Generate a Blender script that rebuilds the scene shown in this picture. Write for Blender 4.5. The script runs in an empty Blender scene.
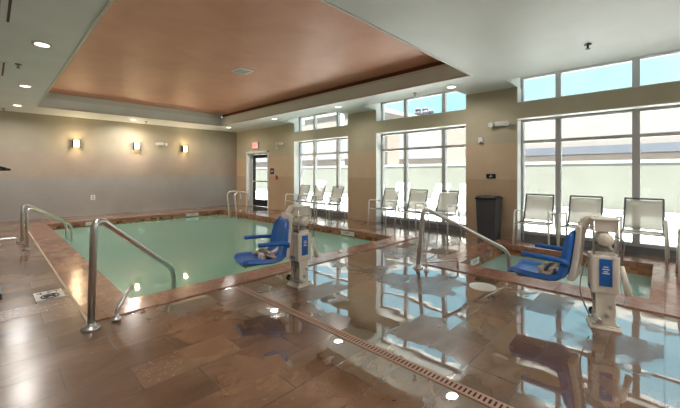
import bpy, bmesh, math, random
from mathutils import Vector, Matrix
random.seed(7)
SC = bpy.context.scene
COL = SC.collection
PI = math.pi

# ------------------------------------------------------------------ materials
def hexc(r, g, b):
    def l(v):
        v /= 255
        return v/12.92 if v <= .04045 else ((v+.055)/1.055)**2.4
    return (l(r), l(g), l(b), 1)

class NT:
    def __init__(s, name):
        s.m = bpy.data.materials.new(name); s.m.use_nodes = True
        s.t = s.m.node_tree; s.t.nodes.clear()
        s.out = s.n('ShaderNodeOutputMaterial')
    def n(s, typ, **kw):
        nd = s.t.nodes.new(typ)
        for k, v in kw.items():
            if k.startswith('i_'):
                nd.inputs[k[2:].replace('_', ' ')].default_value = v
            else:
                setattr(nd, k, v)
        return nd
    def l(s, a, b): s.t.links.new(a, b)
    def coord(s):
        return s.n('ShaderNodeTexCoord').outputs['Object']
    def noise(s, scale, detail=3, rough=.5, vec=None, dist=0):
        nd = s.n('ShaderNodeTexNoise'); nd.inputs['Scale'].default_value = scale
        nd.inputs['Detail'].default_value = detail; nd.inputs['Roughness'].default_value = rough
        nd.inputs['Distortion'].default_value = dist
        s.l(vec or s.coord(), nd.inputs['Vector']); return nd.outputs['Fac']
    def ramp(s, fac, stops, interp='LINEAR'):
        r = s.n('ShaderNodeValToRGB'); r.color_ramp.interpolation = interp
        e = r.color_ramp.elements
        while len(e) < len(stops): e.new(.5)
        for i, (p, c) in enumerate(stops): e[i].position = p; e[i].color = c
        s.l(fac, r.inputs['Fac']); return r.outputs['Color']
    def math(s, op, a, b=None, clamp=False):
        m = s.n('ShaderNodeMath', operation=op); m.use_clamp = clamp
        for i, v in enumerate((a, b)):
            if v is None: continue
            if isinstance(v, (int, float)): m.inputs[i].default_value = v
            else: s.l(v, m.inputs[i])
        return m.outputs[0]
    def mix(s, fac, a, b, blend='MIX'):
        m = s.n('ShaderNodeMix', data_type='RGBA', blend_type=blend)
        for k, v in ((0, fac), (6, a), (7, b)):
            if isinstance(v, (int, float, tuple)): m.inputs[k].default_value = v
            else: s.l(v, m.inputs[k])
        return m.outputs[2]
    def bump(s, h, strength=.3, dist=.01):
        b = s.n('ShaderNodeBump'); b.inputs['Strength'].default_value = strength
        b.inputs['Distance'].default_value = dist
        s.l(h, b.inputs['Height']); return b.outputs['Normal']
    def pbr(s, color=None, rough=.5, metal=0, normal=None, spec=.5, ior=1.5, emis=None, es=0, coat=0):
        p = s.n('ShaderNodeBsdfPrincipled')
        for k, v in (('Base Color', color), ('Roughness', rough), ('Metallic', metal), ('Normal', normal), ('Specular IOR Level', spec), ('IOR', ior), ('Emission Color', emis), ('Emission Strength', es), ('Coat Weight', coat)):
            if v is None: continue
            if isinstance(v, (int, float, tuple)): p.inputs[k].default_value = v
            else: s.l(v, p.inputs[k])
        return p.outputs[0]
    def schlick(s, f0, nrm=None):
        lw = s.n('ShaderNodeLayerWeight'); lw.inputs['Blend'].default_value = .5
        if nrm: s.l(nrm, lw.inputs['Normal'])
        return s.math('ADD', s.math('MULTIPLY', s.math('POWER', lw.outputs['Facing'], 5.0), 1-f0), f0, True)
    def done(s, sh): s.l(sh, s.out.inputs['Surface']); return s.m

def simple(name, rgb, rough=.5, metal=0, vary=.06, scale=6, bump=0, bscale=80, spec=.5):
    t = NT(name)
    c = hexc(*rgb)
    lo = tuple(v*(1-vary) for v in c[:3])+(1,); hi = tuple(min(1, v*(1+vary)) for v in c[:3])+(1,)
    col = t.ramp(t.noise(scale), [(.3, lo), (.7, hi)])
    nrm = t.bump(t.noise(bscale, 2), bump, .004) if bump else None
    return t.done(t.pbr(col, rough, metal, nrm, spec))

def emit(name, rgb, s):
    t = NT(name); e = t.n('ShaderNodeEmission'); e.inputs[0].default_value = hexc(*rgb); e.inputs[1].default_value = s
    return t.done(e.outputs[0])

def wall_paint(name, top, mid, low):
    t = NT(name); co = t.coord()
    sp = t.n('ShaderNodeSeparateXYZ'); t.l(co, sp.inputs[0])
    z = t.math('DIVIDE', sp.outputs['Z'], 4.0)
    col = t.ramp(z, [(0, hexc(*low)), (1.20/4, hexc(*mid)), (1.93/4, hexc(*top))], 'CONSTANT')
    n = t.ramp(t.noise(1.7, 5, .6), [(.3, (.93, .93, .93, 1)), (.7, (1.05, 1.05, 1.05, 1))])
    col = t.mix(1.0, col, n, 'MULTIPLY')
    nrm = t.bump(t.noise(60, 4, .6), .25, .006)
    return t.done(t.pbr(col, .55, 0, nrm, .35))

def tile_floor():
    t = NT('wet_plank_tile'); co = t.coord()
    br = t.n('ShaderNodeTexBrick'); t.l(co, br.inputs['Vector'])
    br.offset = .5; br.inputs['Scale'].default_value = 1; br.inputs['Brick Width'].default_value = .66
    br.inputs['Row Height'].default_value = .33; br.inputs['Mortar Size'].default_value = .006
    br.inputs['Mortar Smooth'].default_value = .3; br.inputs['Bias'].default_value = 0
    br.inputs['Color1'].default_value = (0, 0, 0, 1); br.inputs['Color2'].default_value = (1, 1, 1, 1)
    br.inputs['Mortar'].default_value = (.5, .5, .5, 1)
    mort = br.outputs['Fac']
    mp = t.n('ShaderNodeMapping'); mp.inputs['Scale'].default_value = (.9, 1.7, 1); t.l(co, mp.inputs[0])
    veins = t.noise(2.2, 6, .62, mp.outputs[0], .6)
    col = t.ramp(veins, [(.25, hexc(100, 76, 58)), (.5, hexc(126, 98, 78)), (.75, hexc(144, 118, 98))])
    tone = t.ramp(br.outputs['Color'], [(0, (.72, .71, .70, 1)), (1, (1.12, 1.1, 1.08, 1))])
    col = t.mix(1, col, tone, 'MULTIPLY')
    col = t.mix(mort, col, hexc(96, 80, 68))
    # standing water: widest between the drain, the pool and the spa
    sp = t.n('ShaderNodeSeparateXYZ'); t.l(co, sp.inputs[0])
    wx = t.n('ShaderNodeMapRange'); wx.inputs[1].default_value = .7; wx.inputs[2].default_value = 1.8; t.l(sp.outputs['X'], wx.inputs[0])
    big = t.noise(1.15, 4, .55, None, .3)
    wet = t.math('ADD', t.math('MULTIPLY', wx.outputs[0], .18), t.math('ADD', big, t.math('MULTIPLY', t.math('SUBTRACT', br.outputs['Color'], .5), .20)))
    wetm = t.n('ShaderNodeMapRange'); wetm.inputs[1].default_value = .60; wetm.inputs[2].default_value = .66; t.l(wet, wetm.inputs[0])
    w = wetm.outputs[0]
    rn = t.noise(35, 4, .7)
    tilevar = t.math('MULTIPLY', br.outputs['Color'], .05)
    dry = t.math('ADD', t.math('ADD', t.math('MULTIPLY', rn, .22), .10), tilevar)
    wetr = t.math('ADD', t.math('MULTIPLY', br.outputs['Color'], .03), .008)
    mr = t.n('ShaderNodeMix'); t.l(w, mr.inputs[0]); t.l(dry, mr.inputs[2]); t.l(wetr, mr.inputs[3])
    rough = mr.outputs[0]
    # per tile tilt and ripples
    hgt = t.math('ADD', t.math('MULTIPLY', t.noise(1.4, 2), 1.0), t.math('MULTIPLY', mort, -.08))
    hd = t.math('MULTIPLY', t.noise(22, 3), t.math('SUBTRACT', 1.0, w))
    hgt = t.math('ADD', hgt, t.math('MULTIPLY', hd, .10))
    nrm = t.bump(hgt, .35, .012)
    dif = t.n('ShaderNodeBsdfDiffuse'); t.l(col, dif.inputs[0]); t.l(nrm, dif.inputs['Normal'])
    gl = t.n('ShaderNodeBsdfGlossy'); t.l(rough, gl.inputs['Roughness']); t.l(nrm, gl.inputs['Normal'])
    gl.inputs[0].default_value = (.98, .97, .97, 1)
    fr = t.n('ShaderNodeFresnel'); fr.inputs[0].default_value = 1.55; t.l(nrm, fr.inputs['Normal'])
    base = t.math('ADD', t.math('MULTIPLY', w, .15), .05)
    f = t.math('ADD', t.math('MULTIPLY', fr.outputs[0], t.math('ADD', t.math('MULTIPLY', w, .35), .7)), base, True)
    mx = t.n('ShaderNodeMixShader'); t.l(f, mx.inputs[0]); t.l(dif.outputs[0], mx.inputs[1]); t.l(gl.outputs[0], mx.inputs[2])
    return t.done(mx.outputs[0])

def coping_mat():
    t = NT('red_stone_coping'); co = t.coord()
    br = t.n('ShaderNodeTexBrick'); t.l(co, br.inputs['Vector']); br.offset = .5
    br.inputs['Scale'].default_value = 1; br.inputs['Brick Width'].default_value = .3; br.inputs['Row Height'].default_value = .3
    br.inputs['Mortar Size'].default_value = .004; br.inputs['Color1'].default_value = (.82, .8, .8, 1); br.inputs['Color2'].default_value = (1.1, 1.08, 1.05, 1)
    br.inputs['Mortar'].default_value = (.7, .6, .55, 1)
    v = t.noise(7, 6, .65, None, 1.2)
    col = t.ramp(v, [(.28, hexc(132, 88, 70)), (.46, hexc(156, 110, 90)), (.6, hexc(168, 124, 104)), (.78, hexc(190, 156, 138))])
    col = t.mix(1, col, br.outputs['Color'], 'MULTIPLY')
    rough = t.math('ADD', t.math('MULTIPLY', t.noise(3, 3), .25), .02)
    nrm = t.bump(t.math('ADD', v, t.math('MULTIPLY', br.outputs['Fac'], -.5)), .2, .008)
    return t.done(t.pbr(col, rough, 0, nrm, .8))

def band_tile():
    t = NT('waterline_tile'); co = t.coord()
    mp = t.n('ShaderNodeMapping'); t.l(co, mp.inputs[0])
    vo = t.n('ShaderNodeTexVoronoi'); vo.distance = 'CHEBYCHEV'; vo.inputs['Scale'].default_value = 12; vo.inputs['Randomness'].default_value = .05
    t.l(mp.outputs[0], vo.inputs['Vector'])
    sp = t.n('ShaderNodeSeparateColor'); t.l(vo.outputs['Color'], sp.inputs[0])
    col = t.ramp(sp.outputs[0], [(0, hexc(110, 62, 40)), (.5, hexc(150, 98, 62)), (1, hexc(176, 136, 98))])
    return t.done(t.pbr(col, .15))

def water_mat(name, c1, c2, murk, bstr, bscale):
    t = NT(name)
    nrm = t.bump(t.noise(bscale, 3, .5), bstr, .02)
    tr = t.n('ShaderNodeBsdfTransparent'); tr.inputs[0].default_value = c1
    df = t.n('ShaderNodeBsdfDiffuse'); df.inputs[0].default_value = c2
    m1 = t.n('ShaderNodeMixShader'); m1.inputs[0].default_value = murk; t.l(tr.outputs[0], m1.inputs[1]); t.l(df.outputs[0], m1.inputs[2])
    gl = t.n('ShaderNodeBsdfGlossy'); gl.inputs['Roughness'].default_value = .015; t.l(nrm, gl.inputs['Normal'])
    m2 = t.n('ShaderNodeMixShader'); t.l(t.schlick(.03, nrm), m2.inputs[0]); t.l(m1.outputs[0], m2.inputs[1]); t.l(gl.outputs[0], m2.inputs[2])
    return t.done(m2.outputs[0])

def glass_mat():
    t = NT('window_glass')
    tr = t.n('ShaderNodeBsdfTransparent'); tr.inputs[0].default_value = (.95, .98, .97, 1)
    gl = t.n('ShaderNodeBsdfGlossy'); gl.inputs['Roughness'].default_value = 0
    m = t.n('ShaderNodeMixShader'); t.l(t.schlick(.04), m.inputs[0]); t.l(tr.outputs[0], m.inputs[1]); t.l(gl.outputs[0], m.inputs[2])
    return t.done(m.outputs[0])

def copper_mat():
    t = NT('terracotta_ceiling_paint')
    col = t.ramp(t.noise(1.3, 5, .6, None, .5), [(.3, hexc(200, 136, 106)), (.7, hexc(214, 152, 120))])
    nrm = t.bump(t.noise(28, 5, .65), .25, .008)
    return t.done(t.pbr(col, .5, 0, nrm, .8))

def sling_mat():
    t = NT('woven_sling'); co = t.coord()
    w1 = t.n('ShaderNodeTexWave'); w1.inputs['Scale'].default_value = 60; t.l(co, w1.inputs['Vector']); w1.bands_direction = 'Z'
    col = t.ramp(w1.outputs['Fac'], [(0, hexc(196, 188, 178)), (1, hexc(222, 215, 204))])
    sh = t.pbr(col, .75)
    tl = t.n('ShaderNodeBsdfTranslucent'); t.l(col, tl.inputs[0])
    m0 = t.n('ShaderNodeMixShader'); m0.inputs[0].default_value = .4; t.l(sh, m0.inputs[1]); t.l(tl.outputs[0], m0.inputs[2]); sh = m0.outputs[0]
    tr = t.n('ShaderNodeBsdfTransparent'); tr.inputs[0].default_value = (.8, .8, .78, 1)
    m = t.n('ShaderNodeMixShader'); m.inputs[0].default_value = .3; t.l(sh, m.inputs[1]); t.l(tr.outputs[0], m.inputs[2])
    return t.done(m.outputs[0])

M = {}
M['floor'] = tile_floor()
M['coping'] = coping_mat()
M['band'] = band_tile()
M['ceil'] = simple('ceiling_plaster', (222, 228, 226), .5, 0, .03, 2, .35, 45)
M['tray'] = simple('tray_plaster', (214, 212, 202), .5, 0, .03, 2, .3, 45)
M['copper'] = copper_mat()
M['lip'] = simple('cove_gap_brown', (105, 60, 42), .6)  # dark brown strip set back above the tray side band
M['wall_r'] = wall_paint('window_wall_paint', (190, 181, 156), (204, 182, 154), (190, 166, 138))  # same banded paint, with the warmer light by the windows in its colour
M['wall_f'] = wall_paint('wall_paint_grey_light', (168, 160, 142), (172, 158, 144), (164, 161, 156))  # same banded paint, greyed in colour for the light on the far wall
M['frame'] = simple('window_frame_metal', (190, 190, 190), .35, .3, .03)
M['white'] = simple('white_paint', (232, 232, 228), .4, 0, .02)
M['curb'] = simple('grey_curb', (112, 112, 114), .5, 0, .1)
M['glass'] = glass_mat()
M['water'] = water_mat('pool_water', (.55, .82, .73, 1), hexc(178, 228, 206), .62, .05, 1.4)
M['spa'] = water_mat('spa_water', (.65, .85, .80, 1), hexc(176, 208, 196), .6, .35, 5)
M['basin'] = simple('pool_plaster', (175, 222, 202), .7, 0, .05)
M['steel'] = simple('brushed_steel', (215, 215, 212), .28, 1, .03)
M['black'] = simple('black_plastic', (26, 26, 28), .45, 0, .1)
M['dark'] = simple('dark_metal', (38, 42, 48), .4, .3, .1)
M['bin'] = simple('charcoal_plastic', (64, 66, 72), .5, 0, .12, 3)
M['blue'] = simple('blue_plastic', (30, 100, 180), .35, 0, .08)
M['beige'] = simple('beige_powder_coat', (226, 218, 204), .4, 0, .06)
M['beige2'] = simple('tan_webbing', (196, 176, 150), .7, 0, .1, 20)
M['grey'] = simple('grey_plastic', (140, 138, 134), .5)
M['sling'] = sling_mat()
M['alu'] = simple('satin_aluminium', (222, 218, 210), .4, .15, .04)
M['slate'] = simple('grey_pad_and_backlit_frame', (92, 92, 94), .6)  # plain grey for small pads; on chair backs it paints in backlit darkness
M['red'] = simple('red_plastic', (180, 50, 40), .4)
M['grate'] = simple('pink_beige_grate', (176, 142, 122), .5, 0, .06)
M['gdark'] = simple('drain_shadow_pit', (45, 32, 26), .8)
M['tile_w'] = simple('white_marker_tile', (215, 212, 204), .3, 0, .04)
M['grout'] = simple('pale_grout', (206, 186, 160), .6)
M['lamp'] = emit('lamp_glow', (255, 238, 220), 2.2)
M['sconce'] = emit('sconce_glow', (255, 226, 160), 7)
M['exit'] = emit('exit_sign_face', (240, 150, 140), .9)
M['patio'] = simple('pale_patio_concrete', (172, 172, 172), .8, 0, .05, 3)
M['gwall'] = simple('grey_green_render', (92, 93, 87), .85, 0, .05, 1.5, .2)
M['cap'] = simple('white_wall_cap', (150, 148, 144), .7)
M['peach'] = simple('peach_stucco', (118, 108, 102), .9, 0, .05, 1, .2)
M['pale'] = simple('pale_pink_stucco', (122, 115, 112), .9, 0, .04, 1, .2)
M['slateb'] = simple('slate_blue_panel', (72, 76, 86), .7, 0, .06, 2)
M['lav'] = simple('pale_lavender_siding', (114, 113, 119), .85)
M['bark'] = simple('bark', (80, 64, 54), .9, 0, .2)
M['twig'] = simple('grey_foliage', (74, 70, 78), .9, 0, .3, 8)
M['wfurn'] = simple('white_outdoor_plastic', (225, 225, 222), .5)

# ------------------------------------------------------------------ mesh builder
class MB:
    def __init__(s): s.bm = bmesh.new()
    def box(s, x0, x1, y0, y1, z0, z1, mat=None):
        vs = [s.bm.verts.new(Vector(p)) for p in ((x0,y0,z0),(x1,y0,z0),(x1,y1,z0),(x0,y1,z0),(x0,y0,z1),(x1,y0,z1),(x1,y1,z1),(x0,y1,z1))]
        if mat is not None:
            for v in vs: v.co = mat @ v.co
        for f in ((3,2,1,0),(4,5,6,7),(0,1,5,4),(1,2,6,5),(2,3,7,6),(3,0,4,7)):
            s.bm.faces.new([vs[i] for i in f])
        return s
    def cbox(s, c, d, mat=None):
        return s.box(c[0]-d[0]/2, c[0]+d[0]/2, c[1]-d[1]/2, c[1]+d[1]/2, c[2]-d[2]/2, c[2]+d[2]/2, mat)
    def tube(s, pts, r, seg=12, caps=True, flat=1.0):
        pts = [Vector(p) for p in pts]; n = len(pts)
        tan = []
        for i in range(n):
            a = pts[max(i-1, 0)]; b = pts[min(i+1, n-1)]
            tan.append((b-a).normalized())
        up = Vector((0,0,1)) if abs(tan[0].z) < .9 else Vector((1,0,0))
        nx = tan[0].cross(up).normalized()
        rings = []
        for i in range(n):
            if i: 
                nx = nx - tan[i]*nx.dot(tan[i]); nx.normalize()
            ny = tan[i].cross(nx)
            rr = r[i] if isinstance(r, (list, tuple)) else r
            rings.append([s.bm.verts.new(pts[i] + nx*math.cos(2*PI*k/seg)*rr + ny*math.sin(2*PI*k/seg)*rr*flat) for k in range(seg)])
        for a, b in zip(rings, rings[1:]):
            for k in range(seg):
                f = s.bm.faces.new((a[k], a[(k+1)%seg], b[(k+1)%seg], b[k])); f.smooth = True
        if caps:
            s.bm.faces.new(rings[0][::-1]); s.bm.faces.new(rings[-1])
        return s
    def cyl(s, c, r, z0, z1, seg=24, r2=None):
        return s.tube([(c[0], c[1], z0), (c[0], c[1], z1)], [r, r2 if r2 is not None else r], seg)
    def lathe(s, c, prof, seg=28):
        rings = []
        for (r, z) in prof:
            rings.append([s.bm.verts.new((c[0]+r*math.cos(2*PI*k/seg), c[1]+r*math.sin(2*PI*k/seg), c[2]+z)) for k in range(seg)])
        for a, b in zip(rings, rings[1:]):
            for k in range(seg):
                f = s.bm.faces.new((a[k], a[(k+1)%seg], b[(k+1)%seg], b[k])); f.smooth = True
        s.bm.faces.new(rings[0][::-1]); s.bm.faces.new(rings[-1])
        return s
    def ball(s, c, r, sc=(1,1,1), sub=2):
        m = Matrix.Translation(c) @ Matrix.Diagonal((sc[0], sc[1], sc[2], 1))
        res = bmesh.ops.create_icosphere(s.bm, subdivisions=sub, radius=r, matrix=m)
        for v in res['verts']:
            for f in v.link_faces: f.smooth = True
        return s
    def sheet(s, grid, th):
        """closed shell: grid of points [i][j], thickness th along local normal"""
        ni, nj = len(grid), len(grid[0])
        P = [[Vector(p) for p in row] for row in grid]
        def nrm(i, j):
            a = P[min(i+1, ni-1)][j]-P[max(i-1, 0)][j]; b = P[i][min(j+1, nj-1)]-P[i][max(j-1, 0)]
            return a.cross(b).normalized()
        A = [[s.bm.verts.new(P[i][j]+nrm(i, j)*th/2) for j in range(nj)] for i in range(ni)]
        B = [[s.bm.verts.new(P[i][j]-nrm(i, j)*th/2) for j in range(nj)] for i in range(ni)]
        for i in range(ni-1):
            for j in range(nj-1):
                for G, rv in ((A, 0), (B, 1)):
                    q = [G[i][j], G[i+1][j], G[i+1][j+1], G[i][j+1]]
                    f = s.bm.faces.new(q[::-1] if rv else q); f.smooth = True
        loop = [(i, 0) for i in range(ni)]+[(ni-1, j) for j in range(1, nj)]+[(i, nj-1) for i in range(ni-2, -1, -1)]+[(0, j) for j in range(nj-2, 0, -1)]
        for (a, b), (c, d) in zip(loop, loop[1:]+loop[:1]):
            s.bm.faces.new((A[a][b], B[a][b], B[c][d], A[c][d]))
        return s
    def prism(s, poly, y0, y1):
        """polygon in x,z extruded along y"""
        a = [s.bm.verts.new((x, y0, z)) for x, z in poly]; b = [s.bm.verts.new((x, y1, z)) for x, z in poly]
        s.bm.faces.new(a); s.bm.faces.new(b[::-1]); n = len(poly)
        for i in range(n): s.bm.faces.new((a[(i+1)%n], a[i], b[i], b[(i+1)%n]))
        return s
    def build(s, name, mat, parent=None, bevel=0, loc=None):
        bmesh.ops.recalc_face_normals(s.bm, faces=s.bm.faces[:])
        me = bpy.data.meshes.new(name); s.bm.to_mesh(me); s.bm.free()
        me.materials.append(mat)
        o = bpy.data.objects.new(name, me); COL.objects.link(o)
        if parent: o.parent = parent
        if loc: o.location = loc
        if bevel:
            b = o.modifiers.new('bevel', 'BEVEL'); b.width = bevel; b.segments = 2; b.limit_method = 'ANGLE'; b.angle_limit = .6
        return o

def fillet(pts, r, n=6):
    """round the corners of a polyline"""
    pts = [Vector(p) for p in pts]; out = [pts[0]]
    for a, b, c in zip(pts, pts[1:], pts[2:]):
        u = (a-b); v = (c-b); rr = min(r, u.length*.49, v.length*.49)
        p, q = b+u.normalized()*rr, b+v.normalized()*rr
        for k in range(n+1):
            t = k/n; out.append(p*(1-t)**2 + b*2*t*(1-t) + q*t*t)
    out.append(pts[-1]); return out

def rects_minus(X0, X1, Y0, Y1, holes):
    xs = sorted({X0, X1, *[h[0] for h in holes], *[h[1] for h in holes]}); xs = [x for x in xs if X0 <= x <= X1]
    ys = sorted({Y0, Y1, *[h[2] for h in holes], *[h[3] for h in holes]}); ys = [y for y in ys if Y0 <= y <= Y1]
    for a, b in zip(xs, xs[1:]):
        for c, d in zip(ys, ys[1:]):
            mx, my = (a+b)/2, (c+d)/2
            if not any(h[0] < mx < h[1] and h[2] < my < h[3] for h in holes): yield a, b, c, d

def tag(o, label=None, cat=None, group=None, kind=None):
    if label: o['label'] = label
    if cat: o['category'] = cat
    if group: o['group'] = group
    if kind: o['kind'] = kind
    return o
def struct(o, label=None): return tag(o, label, None, None, 'structure')
def thing(name, label, cat, loc=(0,0,0), rz=0, group=None):
    o = bpy.data.objects.new(name, None); COL.objects.link(o); o.location = loc; o.rotation_euler = (0, 0, rz)
    o.empty_display_size = .1
    return tag(o, label, cat, group)
def dup(root, loc, rz, label, group=None):
    def cp(o, par):
        c = o.copy(); COL.objects.link(c); c.parent = par
        for ch in [x for x in list(bpy.data.objects) if x.parent == o and x != c]: cp(ch, c)
        return c
    r = cp(root, None); r.location = loc; r.rotation_euler = (0, 0, rz); r['label'] = label
    if group: r['group'] = group
    return r
def text_mesh(name, body, size, mat, parent, mtx, ext=.001):
    cu = bpy.data.curves.new(name, 'FONT'); cu.body = body; cu.size = size; cu.extrude = ext
    cu.align_x = 'CENTER'; cu.align_y = 'CENTER'
    t = bpy.data.objects.new(name, cu)
    COL.objects.link(t); bpy.context.view_layer.update()
    me = bpy.data.meshes.new_from_object(t.evaluated_get(bpy.context.evaluated_depsgraph_get()))
    bpy.data.objects.remove(t); me.name = name; me.materials.clear(); me.materials.append(mat)
    o = bpy.data.objects.new(name, me); COL.objects.link(o); o.parent = parent; o.matrix_local = mtx
    return o

# ------------------------------------------------------------------ room dimensions
XL, XW, XG = -1.8, 7.27, 7.5            # left wall, window wall face, glass plane
YB, YF = -5.2, 13.1
ZC = 3.05
WIN = [(6.68, 9.21), (3.15, 5.65), (-.40, 2.12), (-3.95, -1.43)]
POOL = (1.02, 5.80, 4.05, 11.5); PO = (.62, 6.18, 3.68, 11.92)
SPA = (4.80, 6.66, .12, 2.18); SO = (4.40, 7.04, -.28, 2.52)
TRAY = (.84, 5.85, 2.45, 11.65)
DOORY = (10.78, 12.27)

fl = MB()
for a, b, c, d in rects_minus(XL, 7.6, YB, YF, [PO, SO]): fl.box(a, b, c, d, -.2, 0)
bmesh.ops.remove_doubles(fl.bm, verts=fl.bm.verts[:], dist=1e-5)
struct(fl.build('floor', M['floor']), 'wet brown plank tile floor of the pool room')

# ceiling slab with tray opening and window light pockets
POCK = [(6.62, 7.75, a, b) for a, b in WIN]
ce = MB()
for a, b, c, d in rects_minus(XL-.2, 7.75, YB-.2, YF+.2, [TRAY]+POCK): ce.box(a, b, c, d, ZC, 3.30)
struct(ce.build('ceiling', M['ceil']), 'pale plaster ceiling around the recessed tray')
pc = MB()
for a, b in WIN: pc.box(6.5, 7.75, a-.1, b+.1, 3.30, 3.36)
struct(pc.build('trim_1', M['ceil']), 'raised ceiling pockets over the windows')
t2 = MB()
x0, x1, y0, y1 = TRAY
for a, b, c, d in rects_minus(x0-.25, x1+.25, y0-.25, y1+.25, [TRAY]): t2.box(a, b, c, d, 3.30, 3.355 if a >= x1-.001 else 3.452)
struct(t2.build('trim_2', M['tray']), 'upper side band of the ceiling tray')
t3 = MB()
g = .10
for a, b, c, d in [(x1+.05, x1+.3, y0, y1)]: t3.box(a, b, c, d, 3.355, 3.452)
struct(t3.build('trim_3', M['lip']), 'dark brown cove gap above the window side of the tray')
struct(MB().box(x0-.3, x1+.3, y0-.3, y1+.3, 3.452, 3.58).build('ceiling_tray', M['copper']), 'terracotta painted tray ceiling')
struct(MB().box(XL-.3, 7.9, YB-.3, YF+.3, 3.62, 3.72).build('roof', M['curb']), 'roof slab')
# pale lip round the opening
lp = MB()
for a, b, c, d in rects_minus(x0-.02, x1+.02, y0-.02, y1+.02, [(x0+.012, x1-.012, y0+.012, y1-.012)]): lp.box(a, b, c, d, ZC-.008, ZC+.03)
struct(lp.build('trim_4', M['tray']), 'thin bead at the tray opening')

# walls
struct(MB().box(XL-.2, 7.75, YF, YF+.2, -.2, ZC).build('wall_far', M['wall_f']), 'long banded wall behind the pool, its colour greyed for the light there')
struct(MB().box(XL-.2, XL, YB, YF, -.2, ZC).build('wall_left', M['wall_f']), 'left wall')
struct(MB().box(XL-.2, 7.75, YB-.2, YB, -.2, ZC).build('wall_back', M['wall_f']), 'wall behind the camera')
wr = MB()
spans = [(DOORY[1], YF), (WIN[0][1], DOORY[0]), (WIN[1][1], WIN[0][0]), (WIN[2][1], WIN[1][0]), (WIN[3][1], WIN[2][0]), (YB, WIN[3][0])]
for a, b in spans: wr.box(XW, 7.62, a, b, -.2, ZC)
for a, b in WIN: wr.box(XW, 7.62, a, b, 2.42, 2.73)
wr.box(XW, 7.62, DOORY[0], DOORY[1], 2.14, ZC)
struct(wr.build('wall_right', M['wall_r']), 'tan banded window wall with columns')
bb = MB()
for a, b in spans: bb.box(XW-.012, XW, a, b, 0, .09)
struct(bb.build('baseboard_right', M['wall_r']), 'low tan base along the window wall')
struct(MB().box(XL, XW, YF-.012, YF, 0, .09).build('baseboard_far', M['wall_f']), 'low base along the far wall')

# windows
def window(n, ya, yb, side):
    w = thing('window_%d' % n, 'tall storefront window %s' % side, None, (XG, 0, 0)); w['kind'] = 'structure'
    f = MB(); g = MB()
    wd = yb-ya
    if n == 3: m1, m2 = .3, 1.42
    else: m1, m2 = ya+wd*.262, ya+wd*.69
    if n == 3: muls = [(.30, .40), (1.42, 1.51)]
    else: muls = [(m1-.045, m1+.045), (m2-.045, m2+.045)]
    e = .055
    for z0, z1 in ((.11, 2.42), (2.73, 3.29)):
        f.box(0, .1, ya, ya+e, z0, z1); f.box(0, .1, yb-e, yb, z0, z1)
        f.box(0, .1, ya+e, yb-e, z0, z0+.05); f.box(0, .1, ya+e, yb-e, z1-.06, z1)
        for a, b in muls: f.box(0, .1, a, b, z0+.05, z1-.06)
    ed = [ya+e]+[v for m in muls for v in m]+[yb-e]
    for a, b in zip(ed[::2], ed[1::2]):
        f.box(.005, .095, a, b, 1.93, 1.99)
    f.build('window_frame', M['frame'], w)
    for z0, z1 in ((.16, 1.93), (1.99, 2.36), (2.78, 3.23)):
        for a, b in zip(ed[::2], ed[1::2]): 
            MB().box(.045, .053, a, b, z0, z1).build('pane', M['glass'], w)
    # white reveals and grey curb
    r = MB()
    for z0, z1 in ((.0, 2.42), (2.73, 3.045)):
        r.box(-.23, 0, yb-.012, yb, z0, z1); r.box(-.23, 0, ya, ya+.012, z0, z1)
    r.box(-.235, 0, ya, yb, 2.408, 2.42); r.box(-.23, 0, ya, yb, 2.73, 2.742)
    r.build('reveal', M['white'], w)
    MB().box(-.02, .12, ya, yb, 0, .11).build('sill_curb', M['curb'], w)
window(1, *WIN[0], 'nearest the exit door')
window(2, *WIN[1], 'between the two plain columns')
window(3, *WIN[2], 'beside the spa')
window(4, *WIN[3], 'behind the camera')

# exit door
d = thing('door_1', 'dark glazed exit door in a white frame', None, (XG, 0, 0)); d['kind'] = 'structure'
a, b = DOORY
f = MB(); f.box(-.23, .02, b-.015, b, 0, 2.14); f.box(-.23, .02, a, a+.015, 0, 2.14); f.box(-.23, .02, a, b, 2.125, 2.14)
f.box(0, .1, b-.07, b-.015, 0, 2.125); f.box(0, .1, a+.015, a+.07, 0, 2.125); f.box(0, .1, a+.07, b-.07, 2.08, 2.125)
f.box(-.245, -.23, b-.02, b+.05, 0, 2.19); f.box(-.245, -.23, a-.05, a+.02, 0, 2.19); f.box(-.245, -.23, a-.05, b+.05, 2.12, 2.19)
f.build('door_frame', M['white'], d)
a2, b2 = a+.075, b-.075
f = MB(); f.box(0, .05, a2, a2+.14, .01, 2.07); f.box(0, .05, b2-.14, b2, .01, 2.07); f.box(0, .05, a2+.14, b2-.14, .01, .27); f.box(0, .05, a2+.14, b2-.14, 1.93, 2.07)
f.build('door_leaf', M['dark'], d)
MB().box(.02, .026, a2+.14, b2-.14, .27, 1.93).build('pane', M['glass'], d)
f = MB(); f.box(-.06, -.03, a2+.06, b2-.06, .98, 1.03); f.box(-.03, 0, a2+.06, a2+.1, .98, 1.03); f.box(-.03, 0, b2-.1, b2-.06, .98, 1.03)
f.build('door_handle', M['steel'], d)

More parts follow.
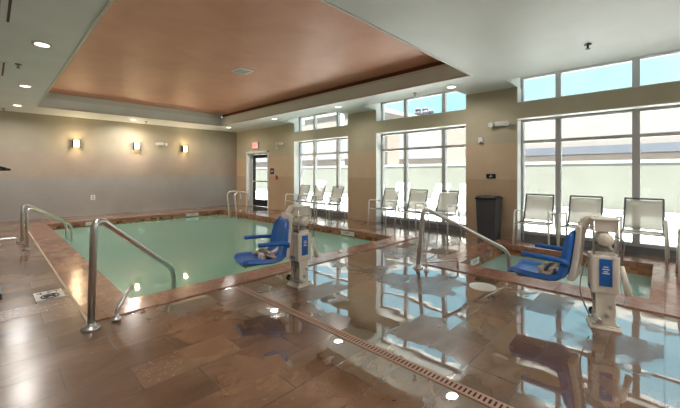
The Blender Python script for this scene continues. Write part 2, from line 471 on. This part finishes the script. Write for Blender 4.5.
# ------------------------------------------------------------------ pools
def basin(inner, outer, depth, name, n):
    x0, x1, y0, y1 = inner
    c = MB()
    for a, b, e, h in rects_minus(*outer, [inner]): c.box(a, b, e, h, -.07, .012)
    bmesh.ops.remove_doubles(c.bm, verts=c.bm.verts[:], dist=1e-5)
    tag(struct(c.build(name+'_coping', M['coping'])), 'red brown stone coping round the %s' % name)
    w = MB(); T = .15; o = (x0-T, x1+T, y0-T, y1+T); 
    for a, b, e, h in rects_minus(*o, [inner]): w.box(a, b, e, h, -.30, -.07)
    tag(struct(w.build(name+'_tile_band', M['band'])), 'brown waterline tiles of the %s' % name)
    w = MB()
    for a, b, e, h in rects_minus(*o, [inner]): w.box(a, b, e, h, -depth, -.30)
    w.box(o[0], o[1], o[2], o[3], -depth-.1, -depth)
    tag(struct(w.build(name+'_basin', M['basin'])), 'pale green plastered basin of the %s' % name)
basin(POOL, PO, 1.3, 'pool', 1)
basin(SPA, SO, .95, 'spa', 2)
def water(inner, z, name, mat, lab):
    x0, x1, y0, y1 = inner
    tag(MB().box(x0, x1, y0, y1, z-.004, z).build(name, mat), lab, 'water', None, 'stuff')
water(POOL, -.15, 'pool_water', M['water'], 'still teal green water filling the big swimming pool')
water(SPA, -.17, 'spa_water', M['spa'], 'rippled grey green water filling the small spa')
MB_ = MB()
struct(MB().box(.598, .62, PO[2], PO[3], 0, .006).build('trim_5', M['grout']), 'pale joint along the pool coping')
# spa bench under water
struct(MB().box(SPA[0], SPA[0]+.4, SPA[2], SPA[3], -.94, -.5).build('spa_bench', M['basin']), 'bench inside the spa')

# underwater light
u = thing('underwater_light', 'bright round pool light below the water on the far side', 'pool light', (3.2, POOL[3], -.42))
MB().tube([(0, -.02, 0), (0, 0, 0)], .13, 24).build('rim', M['steel'], u)
MB().tube([(0, -.03, 0), (0, -.018, 0)], .10, 24).build('lens', M['lamp'], u)

# depth markers on the waterline tiles
def marker(name, lab, loc, rz, body, w=.34, h=.1, flat=False):
    m = thing(name, lab, 'pool marker', loc, rz, None)
    if flat:
        MB().box(-w/2, w/2, -h/2, h/2, 0, .006).build('tile', M['tile_w'], m)
        return m
    MB().box(-w/2, w/2, -.006, 0, -h/2, h/2).build('tile', M['tile_w'], m)
    text_mesh('lettering', body, h*.8, M['black'], m, Matrix.Translation((0, -.008, 0)) @ Matrix.Rotation(PI/2, 4, 'X'))
    return m
marker('depth_marker', 'white tile depth marker on the far pool edge near the left end', (2.08, POOL[3], -.07), 0, '4 FT', .5)
marker('depth_marker', 'white depth marker on the far pool edge near the ladder', (4.75, POOL[3], -.07), 0, '4 FT', .42)
marker('depth_marker', 'white depth marker on the right pool edge facing the lift', (POOL[1], 5.35, -.075), -PI/2, '4 FT', .42)
marker('depth_marker', 'white depth marker on the inner left edge of the spa', (5.35, SPA[3], -.075), 0, '3 FT', .34)
m = marker('deck_marker', 'square white deck tile with black symbols beside the pool', (.45, 4.85, 0), 0, '', .24, .32, True)
text_mesh('lettering', '4 FT', .11, M['black'], m, Matrix.Translation((0, .09, .007)), .0008)
s = MB()
import math as _m
ring = [(.075*math.cos(k*PI/12)-.0, .075*math.sin(k*PI/12)-.07, .0085) for k in range(25)]
s.tube(ring, .006, 6, False); s.tube([(-.05, -.12, .0085), (.05, -.02, .0085)], .006, 6)
s.tube([(-.05, -.06, .0085), (.0, -.05, .0085), (.04, -.1, .0085)], .008, 6)
s.build('symbol', M['black'], m)

# drain channel
dr = thing('drain_channel', 'narrow pinkish slotted drain running across the wet floor', 'floor drain', (2.02, 0, 0))
MB().box(-.036, .036, -1.6, 3.6, 0, .003).build('channel', M['gdark'], dr)
g = MB(); g.box(-.04, -.026, -1.6, 3.6, 0, .006); g.box(.026, .04, -1.6, 3.6, 0, .006)
y = -1.6
while y < 3.58: g.box(-.026, .026, y, y+.016, .002, .006); y += .03
g.build('grate', M['grate'], dr)
# round skimmer lid and clips
o = thing('skimmer_lid', 'round pale skimmer lid in the floor by the spa', 'lid', (4.01, 1.54, 0))
MB().lathe((0,0,0), [(.135, 0), (.135, .006), (.12, .012), (.03, .014), (.01, .014)]).build('cover', M['tile_w'], o)
MB().lathe((0,0,0), [(.15, 0), (.15, .005), (.137, .007)]).build('rim', M['beige'], o)

# ------------------------------------------------------------------ rails
def rail(name, lab, pts, r, rr, esc, group=None, cat='handrail'):
    b = Vector(pts[0]); o = thing(name, lab, cat, (b.x, b.y, 0), 0, group)
    loc = [Vector(p)-Vector((b.x, b.y, 0)) for p in pts]
    MB().tube(fillet(loc, rr, 10), r, 14).build('rail_tube', M['steel'], o)
    for e in esc:
        e = Vector(e)-Vector((b.x, b.y, 0))
        MB().lathe(e, [(r*2.6, 0), (r*2.6, .012), (r*2.1, .024), (r*1.3, .03), (r*1.3, .05), (r*1.02, .052)]).build('escutcheon', M['steel'], o)
    return o
rail('pool_handrail', 'big steel handrail at the near left corner of the pool', [(.6, 3.54, 0), (.62, 3.52, .97), (1.56, 4.33, .16), (1.56, 4.33, -.55)], .028, .16, [(.6, 3.54, 0)])
rail('pool_handrail', 'steel handrail by the far left pool coping, the nearer of the pair', [(.44, 7.95, 0), (.44, 7.95, .75), (1.22, 9.15, .22), (1.22, 9.15, -.5)], .024, .2, [(.44, 7.95, 0)])
rail('pool_handrail', 'steel handrail by the far left pool coping, the farther of the pair', [(.42, 8.75, 0), (.42, 8.75, .78), (1.20, 9.75, .22), (1.20, 9.75, -.5)], .024, .2, [(.42, 8.75, 0)])
rail('spa_handrail', 'steel handrail leading down into the spa', [(4.17, 2.5, 0), (4.22, 2.45, .86), (5.12, 1.6, .22), (5.12, 1.6, -.5)], .027, .13, [(4.17, 2.5, 0)])
rail('floor_rail', 'low bent steel bar on the floor beside the spa handrail', [(4.12, 2.34, 0), (4.12, 2.34, .12), (4.52, 2.08, .12), (4.52, 2.08, .012)], .014, .04, [(4.12, 2.34, 0)], None, 'rail')
rail('floor_rail', 'short steel stub bar beside the near pool handrail', [(.79, 3.56, .012), (.79, 3.56, .10), (.93, 3.63, .27)], .016, .05, [(.79, 3.56, .012)], None, 'rail')
rail('floor_rail', 'low steel bar on the floor beside the far left handrails', [(.10, 8.9, 0), (.10, 8.9, .1), (.36, 8.9, .1), (.36, 8.9, 0)], .014, .04, [(.10, 8.9, 0)], None, 'rail')
# ladder
o = thing('pool_ladder', 'steel pool ladder with two looped rails at the far right', 'ladder', (6.08, 10.2, 0))
for s_, q in ((0, 'a'), (.5, 'b')):
    MB().tube(fillet([(0, s_, 0), (0, s_, .70), (-.52, s_, .70), (-.42, s_, .05), (-.42, s_, -.9)], .2, 10), .028, 12).build('rail_tube', M['steel'], o)
    MB().lathe((0, s_, 0.012), [(.06, 0), (.06, .01), (.03, .02)]).build('escutcheon', M['steel'], o)
for z in (-.3, -.55, -.8): MB().box(-.47, -.39, .0, .5, z-.015, z+.015).build('step', M['steel'], o)

# ------------------------------------------------------------------ pool lifts
def make_lift(lab, loc, rz):
    L = thing('pool_lift', lab, 'pool lift', loc, rz, 'blue pool lifts on the deck')
    # base
    b = MB(); b.box(-.11, .11, -.11, .11, 0, .015); b.box(-.10, .10, -.10, .10, .015, .03)
    b.build('base_plate', M['beige'], L, .004)
    for x in (-.085, .085):
        for y in (-.085, .085): MB().cyl((x, y), .011, .03, .05, 8).build('bolt', M['steel'], L)
    # two cheek plates, tapered
    for s in (-1, 1):
        MB().prism([(-.075, .03), (.075, .03), (.065, .12), (.07, .30), (.07, .66), (-.07, .66), (-.07, .30), (-.065, .12)], s*.075-.006, s*.075+.006).build('cheek_plate', M['beige'], L, .002)
    MB().box(-.035, .035, -.03, .03, .03, .92).build('mast', M['beige'], L, .006)
    a = MB(); a.cyl((.06, .03), .022, .1, .5, 14); a.cyl((.06, .03), .032, .08, .2, 14); a.build('actuator', M['steel'], L)
    k = MB(); k.tube([(0, -.12, .12), (0, .12, .12)], .018, 12); k.tube([(0.03, -.12, .2), (0.03, .12, .2)], .014, 12); k.tube([(-.05, -.13, .07), (-.05, .13, .07)], .022, 12)
    k.build('pivot_pin', M['steel'], L)
    k = MB(); k.cbox((-.02, 0, .25), (.12, .10, .05)); k.cbox((.02, .03, .16), (.08, .06, .05)); k.build('gear_box', M['grey'], L, .008)
    MB().tube([(-.05, .125, .07), (-.05, .155, .07)], .035, 16).build('knob', M['black'], L)
    # body housing
    MB().box(-.10, .10, -.095, .095, .30, .63).build('housing', M['beige'], L, .015)
    # battery / label panels on two sides
    for (rx, px, py) in ((0, 0, -.0985),):
        mt = Matrix.Translation((px, py, .485)) @ Matrix.Rotation(rx, 4, 'Z')
        pnl = MB(); pnl.cbox((0, 0, 0), (.088, .007, .23), mt); p = pnl.build('blue_panel', M['blue'], L)
        q = MB()
        for zz, w_ in ((.05, .035), (.03, .05), (.01, .03), (-.005, .05)): q.cbox((0, -.0045, zz), (w_, .003, .008), mt)
        q.build('marking', M['white'], p)
    MB().box(-.105, .105, -.04, .04, .325, .36).build('lower_badge', M['blue'], L, .004)
    # neck and motor head
    MB().lathe((0, 0, .63), [(.05, 0), (.075, .015), (.08, .04), (.06, .06), (.05, .08)]).build('neck_collar', M['grey'], L)
    h = MB(); h.tube([(0, -.10, .765), (0, .08, .765)], .058, 20); h.ball((0, -.10, .765), .058, (1, .6, 1)); h.build('motor_head', M['beige'], L)
    h = MB(); h.box(-.085, .085, -.08, .08, .83, .925); h.box(-.10, .10, -.095, .095, .925, .945); h.build('battery_box', M['beige'], L, .008)
    # swing arm and back frame behind the seat
    h = MB()
    h.tube(fillet([(0, 0, .90), (.12, 0, .93), (.165, 0, .80), (.20, 0, .50), (.32, 0, .40), (.50, 0, .395)], .08, 6), .028, 12, True, 1.4)
    h.build('swing_arm', M['beige'], L)
    MB().prism([(.135, .94), (.175, .95), (.215, .62), (.25, .45), (.19, .45), (.165, .62)], -.13, .13).build('back_frame', M['beige'], L, .01)
    # seat shell
    SH = -.08
    prof = [(.74, .44), (.70, .455), (.62, .448), (.50, .44), (.40, .438), (.33, .45), (.285, .48), (.26, .53), (.245, .60), (.23, .70), (.215, .80), (.205, .86), (.198, .885)]
    wid = [.17, .21, .225, .23, .23, .23, .23, .225, .22, .21, .185, .15, .10]
    grid = []
    for (x, z), w in zip(prof, wid):
        row = []
        for j in range(9):
            u_ = -1+j/4.0; lift = .035*abs(u_)**4
            row.append((x + (lift*.8 if z > .5 else 0), u_*w, z + (lift if z <= .5 else 0)))
        grid.append(row)
    st = MB(); st.sheet(grid, .045); st.build('seat', M['blue'], L, .006)
    for s in (-1, 1):
        ar = MB(); ar.tube(fillet([(.235, s*.20, .60), (.25, s*.25, .645), (.40, s*.255, .655), (.60, s*.25, .66)], .04, 4), .021, 10, True, 1.1)
        ar.build('armrest', M['blue'], L)
    q = MB(); q.tube([(.45, -.05, .415), (.68, -.05, .405)], .015, 10); q.tube([(.45, .05, .415), (.68, .05, .405)], .015, 10); q.tube([(.68, -.07, .405), (.68, .07, .405)], .015, 10)
    q.build('seat_bracket', M['grey'], L)
    # folded lap belt
    bl = MB()
    bl.sheet([[(.36+.03*i, -.18+.09*j+.02*math.sin(i), .50+.018*math.sin(i*1.3+j)) for j in range(5)] for i in range(4)], .014)
    bl.sheet([[(.44+.03*i, -.15+.08*j, .475+.028*math.sin(j*1.5)+.004*i) for j in range(5)] for i in range(3)], .012)
    bl.sheet([[(.33+.05*i, -.19+.04*j, .56-.02*i) for j in range(2)] for i in range(5)], .012)
    bl.build('lap_belt', M['beige2'], L)
    MB().sheet([[(.42+.035*i, -.17+.085*j, .513+.012*math.sin(i+j)) for j in range(5)] for i in range(2)], .012).build('belt_pad', M['slate'], L)
    for ch_ in [x for x in bpy.data.objects if x.parent == L and x.name.split('.')[0] in ('seat', 'armrest', 'seat_bracket', 'lap_belt', 'belt_pad', 'back_frame')]:
        for v_ in ch_.data.vertices: v_.co.z += SH; v_.co.x = .19 + (v_.co.x-.19)*.97
    # hand control and cable
    c = MB(); c.tube([(.10, -.13, .56), (.14, -.15, .33)], [.016, .026], 10); c.build('hand_control', M['beige'], L)
    c = MB(); c.tube(fillet([(.06, -.09, .80), (.12, -.13, .78), (.10, -.13, .58)], .04, 5), .006, 6)
    c.tube([(-.11-.07*math.sin(k/12*PI), -.05-.05*math.sin(k/12*PI), .60-.5*k/12) for k in range(13)], .006, 6); c.build('cable', M['grey'], L)
    c = MB(); c.tube([(-.08, -.075, .62), (-.08, -.085, .93)], .008, 8); c.build('guide_rod', M['steel'], L)
    c = MB(); c.tube([(.085, -.085, .62), (.085, -.09, .93)], .007, 8); c.build('guide_rod', M['steel'], L)
    rot_ = Matrix.Rotation(math.radians(-165), 4, 'Z')
    keep_ = ('seat', 'armrest', 'seat_bracket', 'lap_belt', 'belt_pad', 'back_frame', 'swing_arm')
    def tw(o_):
        for v_ in o_.data.vertices: v_.co = rot_ @ v_.co
        for x in bpy.data.objects:
            if x.parent == o_: tw(x)
    for o_ in [x for x in bpy.data.objects if x.parent == L and x.name.split('.')[0] not in keep_]: tw(o_)
    return L
lift1 = make_lift('blue seated pool lift at the near edge of the big pool', (2.57, 3.15, 0), math.radians(166))
lift2 = dup(lift1, (3.73, .39, 0), math.radians(91), 'blue seated pool lift standing in front of the spa', 'blue pool lifts on the deck')
lift1['group'] = lift2['group'] = 'blue pool lifts on the deck'

# ------------------------------------------------------------------ sling chairs (face local -X)
def make_chair(lab, loc, rz, grp):
    c = thing('sling_chair', lab, 'chair', loc, rz, grp)
    W = .27
    grid = [[(-.25+.075*i, -.235+.47*j/4, .43-.022*math.sin(i/6*PI)-.006*i) for j in range(5)] for i in range(7)]
    MB().sheet(grid, .006).build('seat', M['sling'], c)
    grid = [[(.195+.03*i, -.225+.45*j/4, .44+.089*i) for j in range(5)] for i in range(6)]
    MB().sheet(grid, .006).build('backrest', M['sling'], c)
    for s in (-1, 1):
        MB().tube(fillet([(-.27, s*.24, .43), (.18, s*.24, .40), (.352, s*.232, .915)], .05, 5), .013, 8).build('side_rail', M['slate'], c)  # backrest frame coloured dark as if seen against the bright glass
        MB().tube([(-.29, s*(W+.02), 0), (-.265, s*W, .62)], .016, 8).build('leg', M['alu'], c)
        MB().tube([(.36, s*(W+.02), 0), (.20, s*W, .60)], .016, 8).build('leg', M['alu'], c)
        MB().tube(fillet([(-.265, s*W, .60), (-.24, s*W, .645), (.22, s*W, .60)], .04, 4), .019, 8, True, .7).build('armrest', M['alu'], c)
    MB().tube([(-.27, -W, .425), (-.27, W, .425)], .014, 8).build('cross_bar', M['alu'], c)
    MB().tube([(.20, -W, .405), (.20, W, .405)], .013, 8).build('cross_bar', M['alu'], c)
    MB().tube([(.352, -.235, .915), (.352, .235, .915)], .014, 8).build('top_bar', M['slate'], c)  # same backlit darkness put into the top bar colour
    return c
G1, G2, G3 = 'sling chairs by the window near the exit', 'sling chairs between the columns', 'sling chairs behind the spa'
ch = make_chair('grey mesh sling chair behind the spa, nearest the column with the bin', (7.02, 1.74, 0), 0, G3)
xs = [(7.02, 1.02, 'grey mesh sling chair behind the spa, middle of the window', G3),
      (7.02, .26, 'grey mesh sling chair right of the spa lift, against the window', G3),
      (6.02, -.41, 'metal chair cut off by the right edge of the photo beside the spa', G3),
      (7.02, 5.20, 'grey mesh sling chair between the columns, leftmost of the three', G2),
      (7.02, 4.38, 'grey mesh sling chair between the columns, middle of the three', G2),
      (7.02, 3.60, 'grey mesh sling chair between the columns, nearest the black bin', G2),
      (7.02, 8.72, 'far sling chair nearest the exit door, leftmost of the three', G1),
      (7.02, 7.98, 'far sling chair in the window near the exit, middle of the three', G1),
      (7.02, 7.18, 'far sling chair in the window near the exit, beside the column', G1)]
for x, y, lab, g in xs: dup(ch, (x, y, 0), random.uniform(-.05, .05), lab, g)

# ------------------------------------------------------------------ bin
o = thing('trash_bin', 'black square waste bin against the tan column', 'bin', (7.04, 2.58, 0))
b = MB()
def frus(b, z0, z1, a0, a1):
    v = [b.bm.verts.new((sx*a*.95, sy*a, z)) for z, a in ((z0, a0), (z1, a1)) for sx, sy in ((-1,-1),(1,-1),(1,1),(-1,1))]
    for f in ((3,2,1,0),(4,5,6,7),(0,1,5,4),(1,2,6,5),(2,3,7,6),(3,0,4,7)): b.bm.faces.new([v[i] for i in f])
frus(b, .0, .80, .17, .195); b.build('body', M['bin'], o, .012)
b = MB(); frus(b, .80, .84, .208, .208); frus(b, .84, .87, .205, .17); b.build('lid', M['black'], o, .006)
MB().box(-.203, -.197, -.12, .12, .815, .83).build('slot', M['dark'], o)

# towel cabinet at left edge
o = thing('towel_cabinet', 'black cabinet with sloped top at the left edge of the photo', 'cabinet', (-.20, 5.28, 0))
MB().box(-.27, .27, -.22, .22, .05, 1.36).build('body', M['black'], o, .01)
MB().prism([(-.34, 1.36), (.355, 1.36), (.355, 1.38), (0, 1.50), (-.34, 1.50)], -.26, .26).build('top', M['black'], o, .006)
MB().box(-.25, .29, -.2, .2, 0, .05).build('plinth', M['dark'], o)
MB().box(-.24, .24, -.235, -.22, .12, 1.3).build('door', M['dark'], o, .004)

# ------------------------------------------------------------------ wall fittings
def sconce(x, z, lab):
    o = thing('wall_sconce', lab, 'wall light', (x, YF, z), 0, 'warm sconces on the far wall')
    MB().box(-.09, .09, -.02, 0, -.12, .12).build('back_plate', M['dark'], o, .004)
    MB().box(-.085, -.07, -.15, -.02, -.11, .11).build('bracket', M['dark'], o, .003)
    MB().box(.07, .085, -.15, -.02, -.11, .11).build('bracket', M['dark'], o, .003)
    MB().box(-.068, .068, -.14, -.03, -.10, .10).build('shade', M['sconce'], o, .01)
    l = bpy.data.lights.new('sconce_light', 'POINT'); l.energy = 7; l.color = (1, .72, .45); l.shadow_soft_size = .05
    lo = bpy.data.objects.new('sconce_light', l); COL.objects.link(lo); lo.parent = o; lo.location = (0, -.22, .02)
sconce(1.84, 2.24, 'warm wall sconce on the far wall, leftmost of three')
sconce(3.48, 2.26, 'warm wall sconce on the far wall, middle of three')
sconce(5.09, 2.24, 'warm wall sconce on the far wall, nearest the exit door corner')

def twin_light(lab, loc, rz):
    o = thing('emergency_light', lab, 'emergency light', loc, rz)
    b = MB(); b.cbox((0, -.03, 0), (.20, .062, .10)); b.build('body', M['white'], o, .02)
    for s in (-1, 1):
        MB().tube([(s*.09, -.03, .0), (s*.14, -.045, 0)], .03, 12).build('neck', M['grey'], o)
        MB().tube([(s*.14, -.03, 0), (s*.155, -.10, -.01)], [.04, .055], 16).build('lamp_head', M['white'], o)
    return o
RW = -PI/2
twin_light('white twin-head emergency light on the column above the bin', (XW, 2.44, 2.34), RW)
twin_light('white twin-head emergency light right of the exit door', (XW, 9.96, 2.38), RW)
o = twin_light('small emergency light fixed to the long far wall', (4.28, YF, 2.38), 0)
o = thing('thermostat', 'small white sensor box on the column left of the emergency light', 'sensor', (XW, 2.83, 2.03), RW)
MB().cbox((0, -.017, 0), (.09, .035, .12)).build('body', M['white'], o, .006)
MB().cbox((.01, -.04, -.045), (.04, .01, .03)).build('window', M['slate'], o)
o = thing('wall_sign', 'small black sign with white pictogram on the column', 'sign', (XW, 2.62, 1.27), RW)
MB().box(-.095, .095, -.012, 0, -.045, .045).build('plate', M['black'], o)
q = MB(); q.tube([(0, -.013, .018), (0, -.016, .018)], .011, 12); q.cbox((-.012, -.0145, -.008), (.035, .003, .018)); q.cbox((.02, -.0145, -.002), (.03, .003, .012)); q.build('pictogram', M['white'], o)
o = thing('wall_sign', 'small black sign right of the exit door', 'sign', (XW, 10.50, 1.40), RW)
MB().box(-.11, .11, -.012, 0, -.11, .11).build('plate', M['black'], o)
MB().box(-.05, .05, -.015, -.012, -.02, .02).build('pictogram', M['white'], o)
o = thing('fire_alarm_pull', 'small red fire alarm pull below the sign by the exit', 'alarm', (XW, 10.22, 1.18), RW)
MB().cbox((0, -.02, 0), (.09, .042, .13)).build('body', M['red'], o, .005)
MB().cbox((0, -.045, .0), (.05, .012, .02)).build('handle', M['white'], o)
o = thing('smoke_detector', 'small round white detector between exit door and window', 'sensor', (XW, 10.15, 2.25), RW)
MB().tube([(0, -.04, 0), (0, 0, 0)], .05, 18).build('body', M['white'], o)
o = thing('exit_sign', 'pink lit exit sign above the dark door', 'sign', (XW, 11.6, 2.42), RW)
MB().box(-.21, .21, -.05, 0, -.12, .12).build('housing', M['white'], o, .006)
p = MB().box(-.195, .195, -.054, -.05, -.105, .105).build('face', M['exit'], o)
text_mesh('lettering', 'EXIT', .19, M['red'], p, Matrix.Translation((0, -.055, 0)) @ Matrix.Rotation(PI/2, 4, 'X'))
o = thing('wall_outlet', 'small white outlet plate low on the far wall', 'outlet', (2.27, YF, .56), 0)
MB().box(-.06, .06, -.01, 0, -.08, .08).build('plate', M['white'], o, .003)
q = MB(); q.box(-.02, .02, -.014, -.01, .015, .05); q.box(-.02, .02, -.014, -.01, -.05, -.015); q.build('socket', M['grey'], o)

# ------------------------------------------------------------------ ceiling fittings
DL = [(.48, 3.0, 'above the near left floor'), (.48, 5.96, 'above the left pool coping, nearest of the row in view'), (.48, 9.05, 'in the left ceiling row, second from the far wall'),
      (.48, 11.77, 'in the left ceiling row, nearest the far wall'), (3.19, 12.3, 'in the middle of the far ceiling strip'),
      (6.22, 11.8, 'in the far right ceiling corner'), (6.22, 8.87, 'above the window near the exit'), (6.22, 6.06, 'above the first column'), (6.35, 3.05, 'near the tray corner above the bin column'),
      (.48, 0, 'behind the camera on the left'), (3.3, -1.2, 'behind the camera in the middle'), (6.3, -1.4, 'behind the camera over the chairs'), (.48, -3.2, 'behind the camera far left'), (3.3, -4, 'at the back of the room'), (6.3, -4, 'at the back right')]
for i, (x, y, w) in enumerate(DL):
    o = thing('ceiling_downlight', 'round recessed downlight %s' % w, 'ceiling light', (x, y, ZC), 0, 'recessed ceiling downlights')
    MB().lathe((0, 0, -.012), [(.075, 0), (.10, 0), (.105, .012)]).build('trim_ring', M['white'], o)
    MB().lathe((0, 0, -.016), [(.075, .0), (.075, .006)]).build('lens', M['lamp'], o)
    l = bpy.data.lights.new('downlight', 'AREA'); l.shape = 'DISK'; l.size = .19; l.energy = 5 if x > 5 else (9 if x < 1 and y < 8 else 16); l.color = (1, .95, .89); l.spread = math.radians(165)
    lo = bpy.data.objects.new('downlight', l); COL.objects.link(lo); lo.parent = o; lo.location = (0, 0, -.02)
def sprinkler(x, y, lab, z=ZC, mat='dark'):
    o = thing('sprinkler', lab, 'sprinkler', (x, y, z))
    MB().lathe((0, 0, -.012), [(.04, 0), (.045, .014)]).build('flange', M[mat], o)
    q = MB(); q.cyl((0, 0), .012, -.06, -.012, 10); q.cyl((0, 0), .028, -.066, -.060, 14); q.build('head', M[mat], o)
sprinkler(5.52, .74, 'dark sprinkler head on the right ceiling')
sprinkler(6.32, 3.86, 'sprinkler head over the window between the columns', ZC, 'grey')
sprinkler(.31, 7.33, 'sprinkler head between the left ceiling lights', ZC, 'grey')
sprinkler(.25, 12.6, 'sprinkler head at the far left ceiling corner', ZC, 'grey')
sprinkler(3.6, 12.4, 'sprinkler head on the far ceiling strip', ZC, 'grey')
def slot_vent(loc, lab, ln, xs_):
    o = thing('slot_vent', lab, 'ceiling vent', loc)
    MB().box(-.075, .075, -ln/2-.02, ln/2+.02, -.008, .0).build('frame', M['ceil'], o)
    for x in xs_: MB().box(x-.012, x+.012, -ln/2, ln/2, -.011, -.008).build('slot', M['black'], o)
slot_vent((.10, 4.72, ZC), 'black double slot vent in the near left ceiling', 1.25, (-.04, .04))
slot_vent((.13, 7.86, ZC), 'black slot vent in the left ceiling by the frame edge', 1.0, (.02,))
o = thing('ceiling_register', 'square white air register in the terracotta ceiling', 'ceiling vent', (3.63, 6.31, 3.452), .0)
MB().box(-.17, .17, -.17, .17, -.012, 0).build('frame', M['white'], o)
q = MB()
for k in range(4): q.box(-.13, .13, -.125+.07*k, -.085+.07*k, -.016, -.012)
q.build('louvre', M['grey'], o)

# ------------------------------------------------------------------ outside
struct(MB().box(7.62, 40, -30, 60, -.25, -.02).build('ground', M['patio']), 'bright pale patio outside')
struct(MB().box(14.4, 14.6, -14, 34, -.02, 1.66).build('garden_wall', M['gwall']), 'grey green patio wall outside')
struct(MB().box(14.38, 14.62, -14, 34, 1.66, 1.76).build('trim_6', M['cap']), 'white cap on the patio wall')
struct(MB().box(14.2, 14.4, -14, 34, -.02, .12).build('trim_7', M['lav']), 'grey kerb at the patio wall')
def hwin(m, y, z, w, h, par, X=20.0):
    f = MB().box(X-.05, X, y-w/2, y+w/2, z-h/2, z+h/2).build('window', M['white'], par)
o = thing('outbuilding', 'low pale building with a slate blue band beyond the patio wall', 'building', (20, 0, 0))
MB().box(0, 6, -16, 8.6, -.02, 4.85).build('wall', M['pale'], o)
MB().box(-.12, 6.2, -16, 8.7, 4.85, 5.1).build('parapet', M['cap'], o)
MB().box(-.25, 0, -16, 8.6, 2.25, 2.62).build('awning_band', M['slateb'], o)
MB().box(-.03, 0, -16, 8.6, -.02, 2.2).build('lower_wall', M['peach'], o)
o = thing('outbuilding', 'peach building with a pale lavender gable beyond the patio wall', 'building', (20, 0, 0))
MB().box(.0, 6, 8.7, 14.5, -.02, 4.7).build('wall', M['peach'], o)
MB().box(-.1, 6.2, 8.7, 14.5, 4.7, 4.95).build('parapet', M['cap'], o)
MB().box(-.15, 0, 10.2, 13.4, 2.3, 4.6).build('siding_panel', M['lav'], o)
o = thing('outbuilding', 'taller peach building seen through the window near the exit', 'building', (18.5, 0, 0))
MB().box(0, 8, 14.8, 30, -.02, 5.8).build('wall', M['peach'], o)
MB().box(-.1, 8.2, 14.7, 30, 5.8, 6.1).build('parapet', M['cap'], o)
MB().box(-.08, 0, 17.3, 17.9, -.02, 5.8).build('pilaster', M['cap'], o)
MB().box(-.12, 0, 14.8, 30, 2.4, 4.2).build('siding_panel', M['lav'], o)
def tree(x, y, h, r, lab):
    o = thing('bare_tree', lab, 'tree', (x, y, 0), 0, 'trees behind the outbuildings')
    MB().tube([(0, 0, 0), (.1, 0, h*.5), (0, .1, h)], [.25, .18, .06], 8).build('trunk', M['bark'], o)
    c = MB()
    for k in range(26):
        a = random.uniform(0, 2*PI); e = random.uniform(-.3, 1); rr = r*random.uniform(.3, .9)
        c.ball((rr*math.cos(a), rr*math.sin(a), h+rr*e*.8), r*random.uniform(.18, .34), (1, 1, .8), 1)
    c.build('crown', M['twig'], o)
tree(32, 18.2, 7.2, 1.3, 'grey tree top above the roof seen between the columns')
tree(34, 22.6, 7.0, 1.7, 'grey tree top at the left of the window between the columns')
# white lounge chairs on the patio
def patio_chair(lab, x, y, rz):
    o = thing('patio_lounger', lab, 'lounger', (x, y, -.02), rz, 'white loungers outside on the patio')
    MB().sheet([[(-.6+.2*i, -.28+.14*j, .34-.01*i) for j in range(5)] for i in range(6)], .05).build('seat', M['wfurn'], o)
    MB().sheet([[(.42+.09*i, -.28+.14*j, .36+.15*i) for j in range(5)] for i in range(5)], .05).build('backrest', M['wfurn'], o)
    for sx in (-.5, .4):
        for sy in (-.25, .25): MB().tube([(sx, sy, 0), (sx, sy, .33)], .03, 8).build('leg', M['wfurn'], o)
patio_chair('white lounger outside, seen between the columns behind the left chair', 10.6, 7.3, .2)
patio_chair('white lounger outside, seen between the columns behind the middle chair', 10.4, 5.75, -.1)
patio_chair('white lounger outside, seen between the columns beside the bin column', 10.6, 4.6, .3)
patio_chair('white lounger outside, seen through the window near the exit', 11.0, 12.6, 0)
patio_chair('white lounger outside the glazed exit door', 9.6, 14.2, .3)

# ------------------------------------------------------------------ light
w = bpy.data.worlds.new('sky'); SC.world = w; w.use_nodes = True; nt = w.node_tree; nt.nodes.clear()
out = nt.nodes.new('ShaderNodeOutputWorld'); bg = nt.nodes.new('ShaderNodeBackground')
tc = nt.nodes.new('ShaderNodeTexCoord'); nz = nt.nodes.new('ShaderNodeTexNoise'); nz.inputs['Scale'].default_value = 3; nz.inputs['Detail'].default_value = 4
rp = nt.nodes.new('ShaderNodeValToRGB'); e = rp.color_ramp.elements
e[0].position = .42; e[0].color = (.42, .80, .97, 1); e[1].position = .72; e[1].color = (.66, .90, 1, 1)
nt.links.new(tc.outputs['Generated'], nz.inputs['Vector']); nt.links.new(nz.outputs['Fac'], rp.inputs[0]); nt.links.new(rp.outputs[0], bg.inputs[0])
bg.inputs[1].default_value = .66
nt.links.new(bg.outputs[0], out.inputs[0])
sl = bpy.data.lights.new('sun', 'SUN'); sl.energy = 25; sl.angle = .01; sl.color = (1, .95, .88)
so = bpy.data.objects.new('sun', sl); COL.objects.link(so)
so.rotation_euler = Vector((.22, .12, -1)).to_track_quat('-Z', 'Y').to_euler()

# ------------------------------------------------------------------ camera
cam = bpy.data.cameras.new('camera'); co = bpy.data.objects.new('camera', cam); COL.objects.link(co)
co.location = (0, 0, 1.335); co.rotation_euler = (PI/2, 0, math.radians(43.94-90))
cam.sensor_width = 36; cam.lens = 36*337.3/680; cam.shift_y = -31/680; cam.clip_start = .05; cam.clip_end = 200
SC.camera = co
SC.view_settings.view_transform = 'Standard'; SC.view_settings.look = 'None'; SC.view_settings.gamma = 1
SC.view_settings.use_curve_mapping = False
SC.view_settings.exposure = 1.27
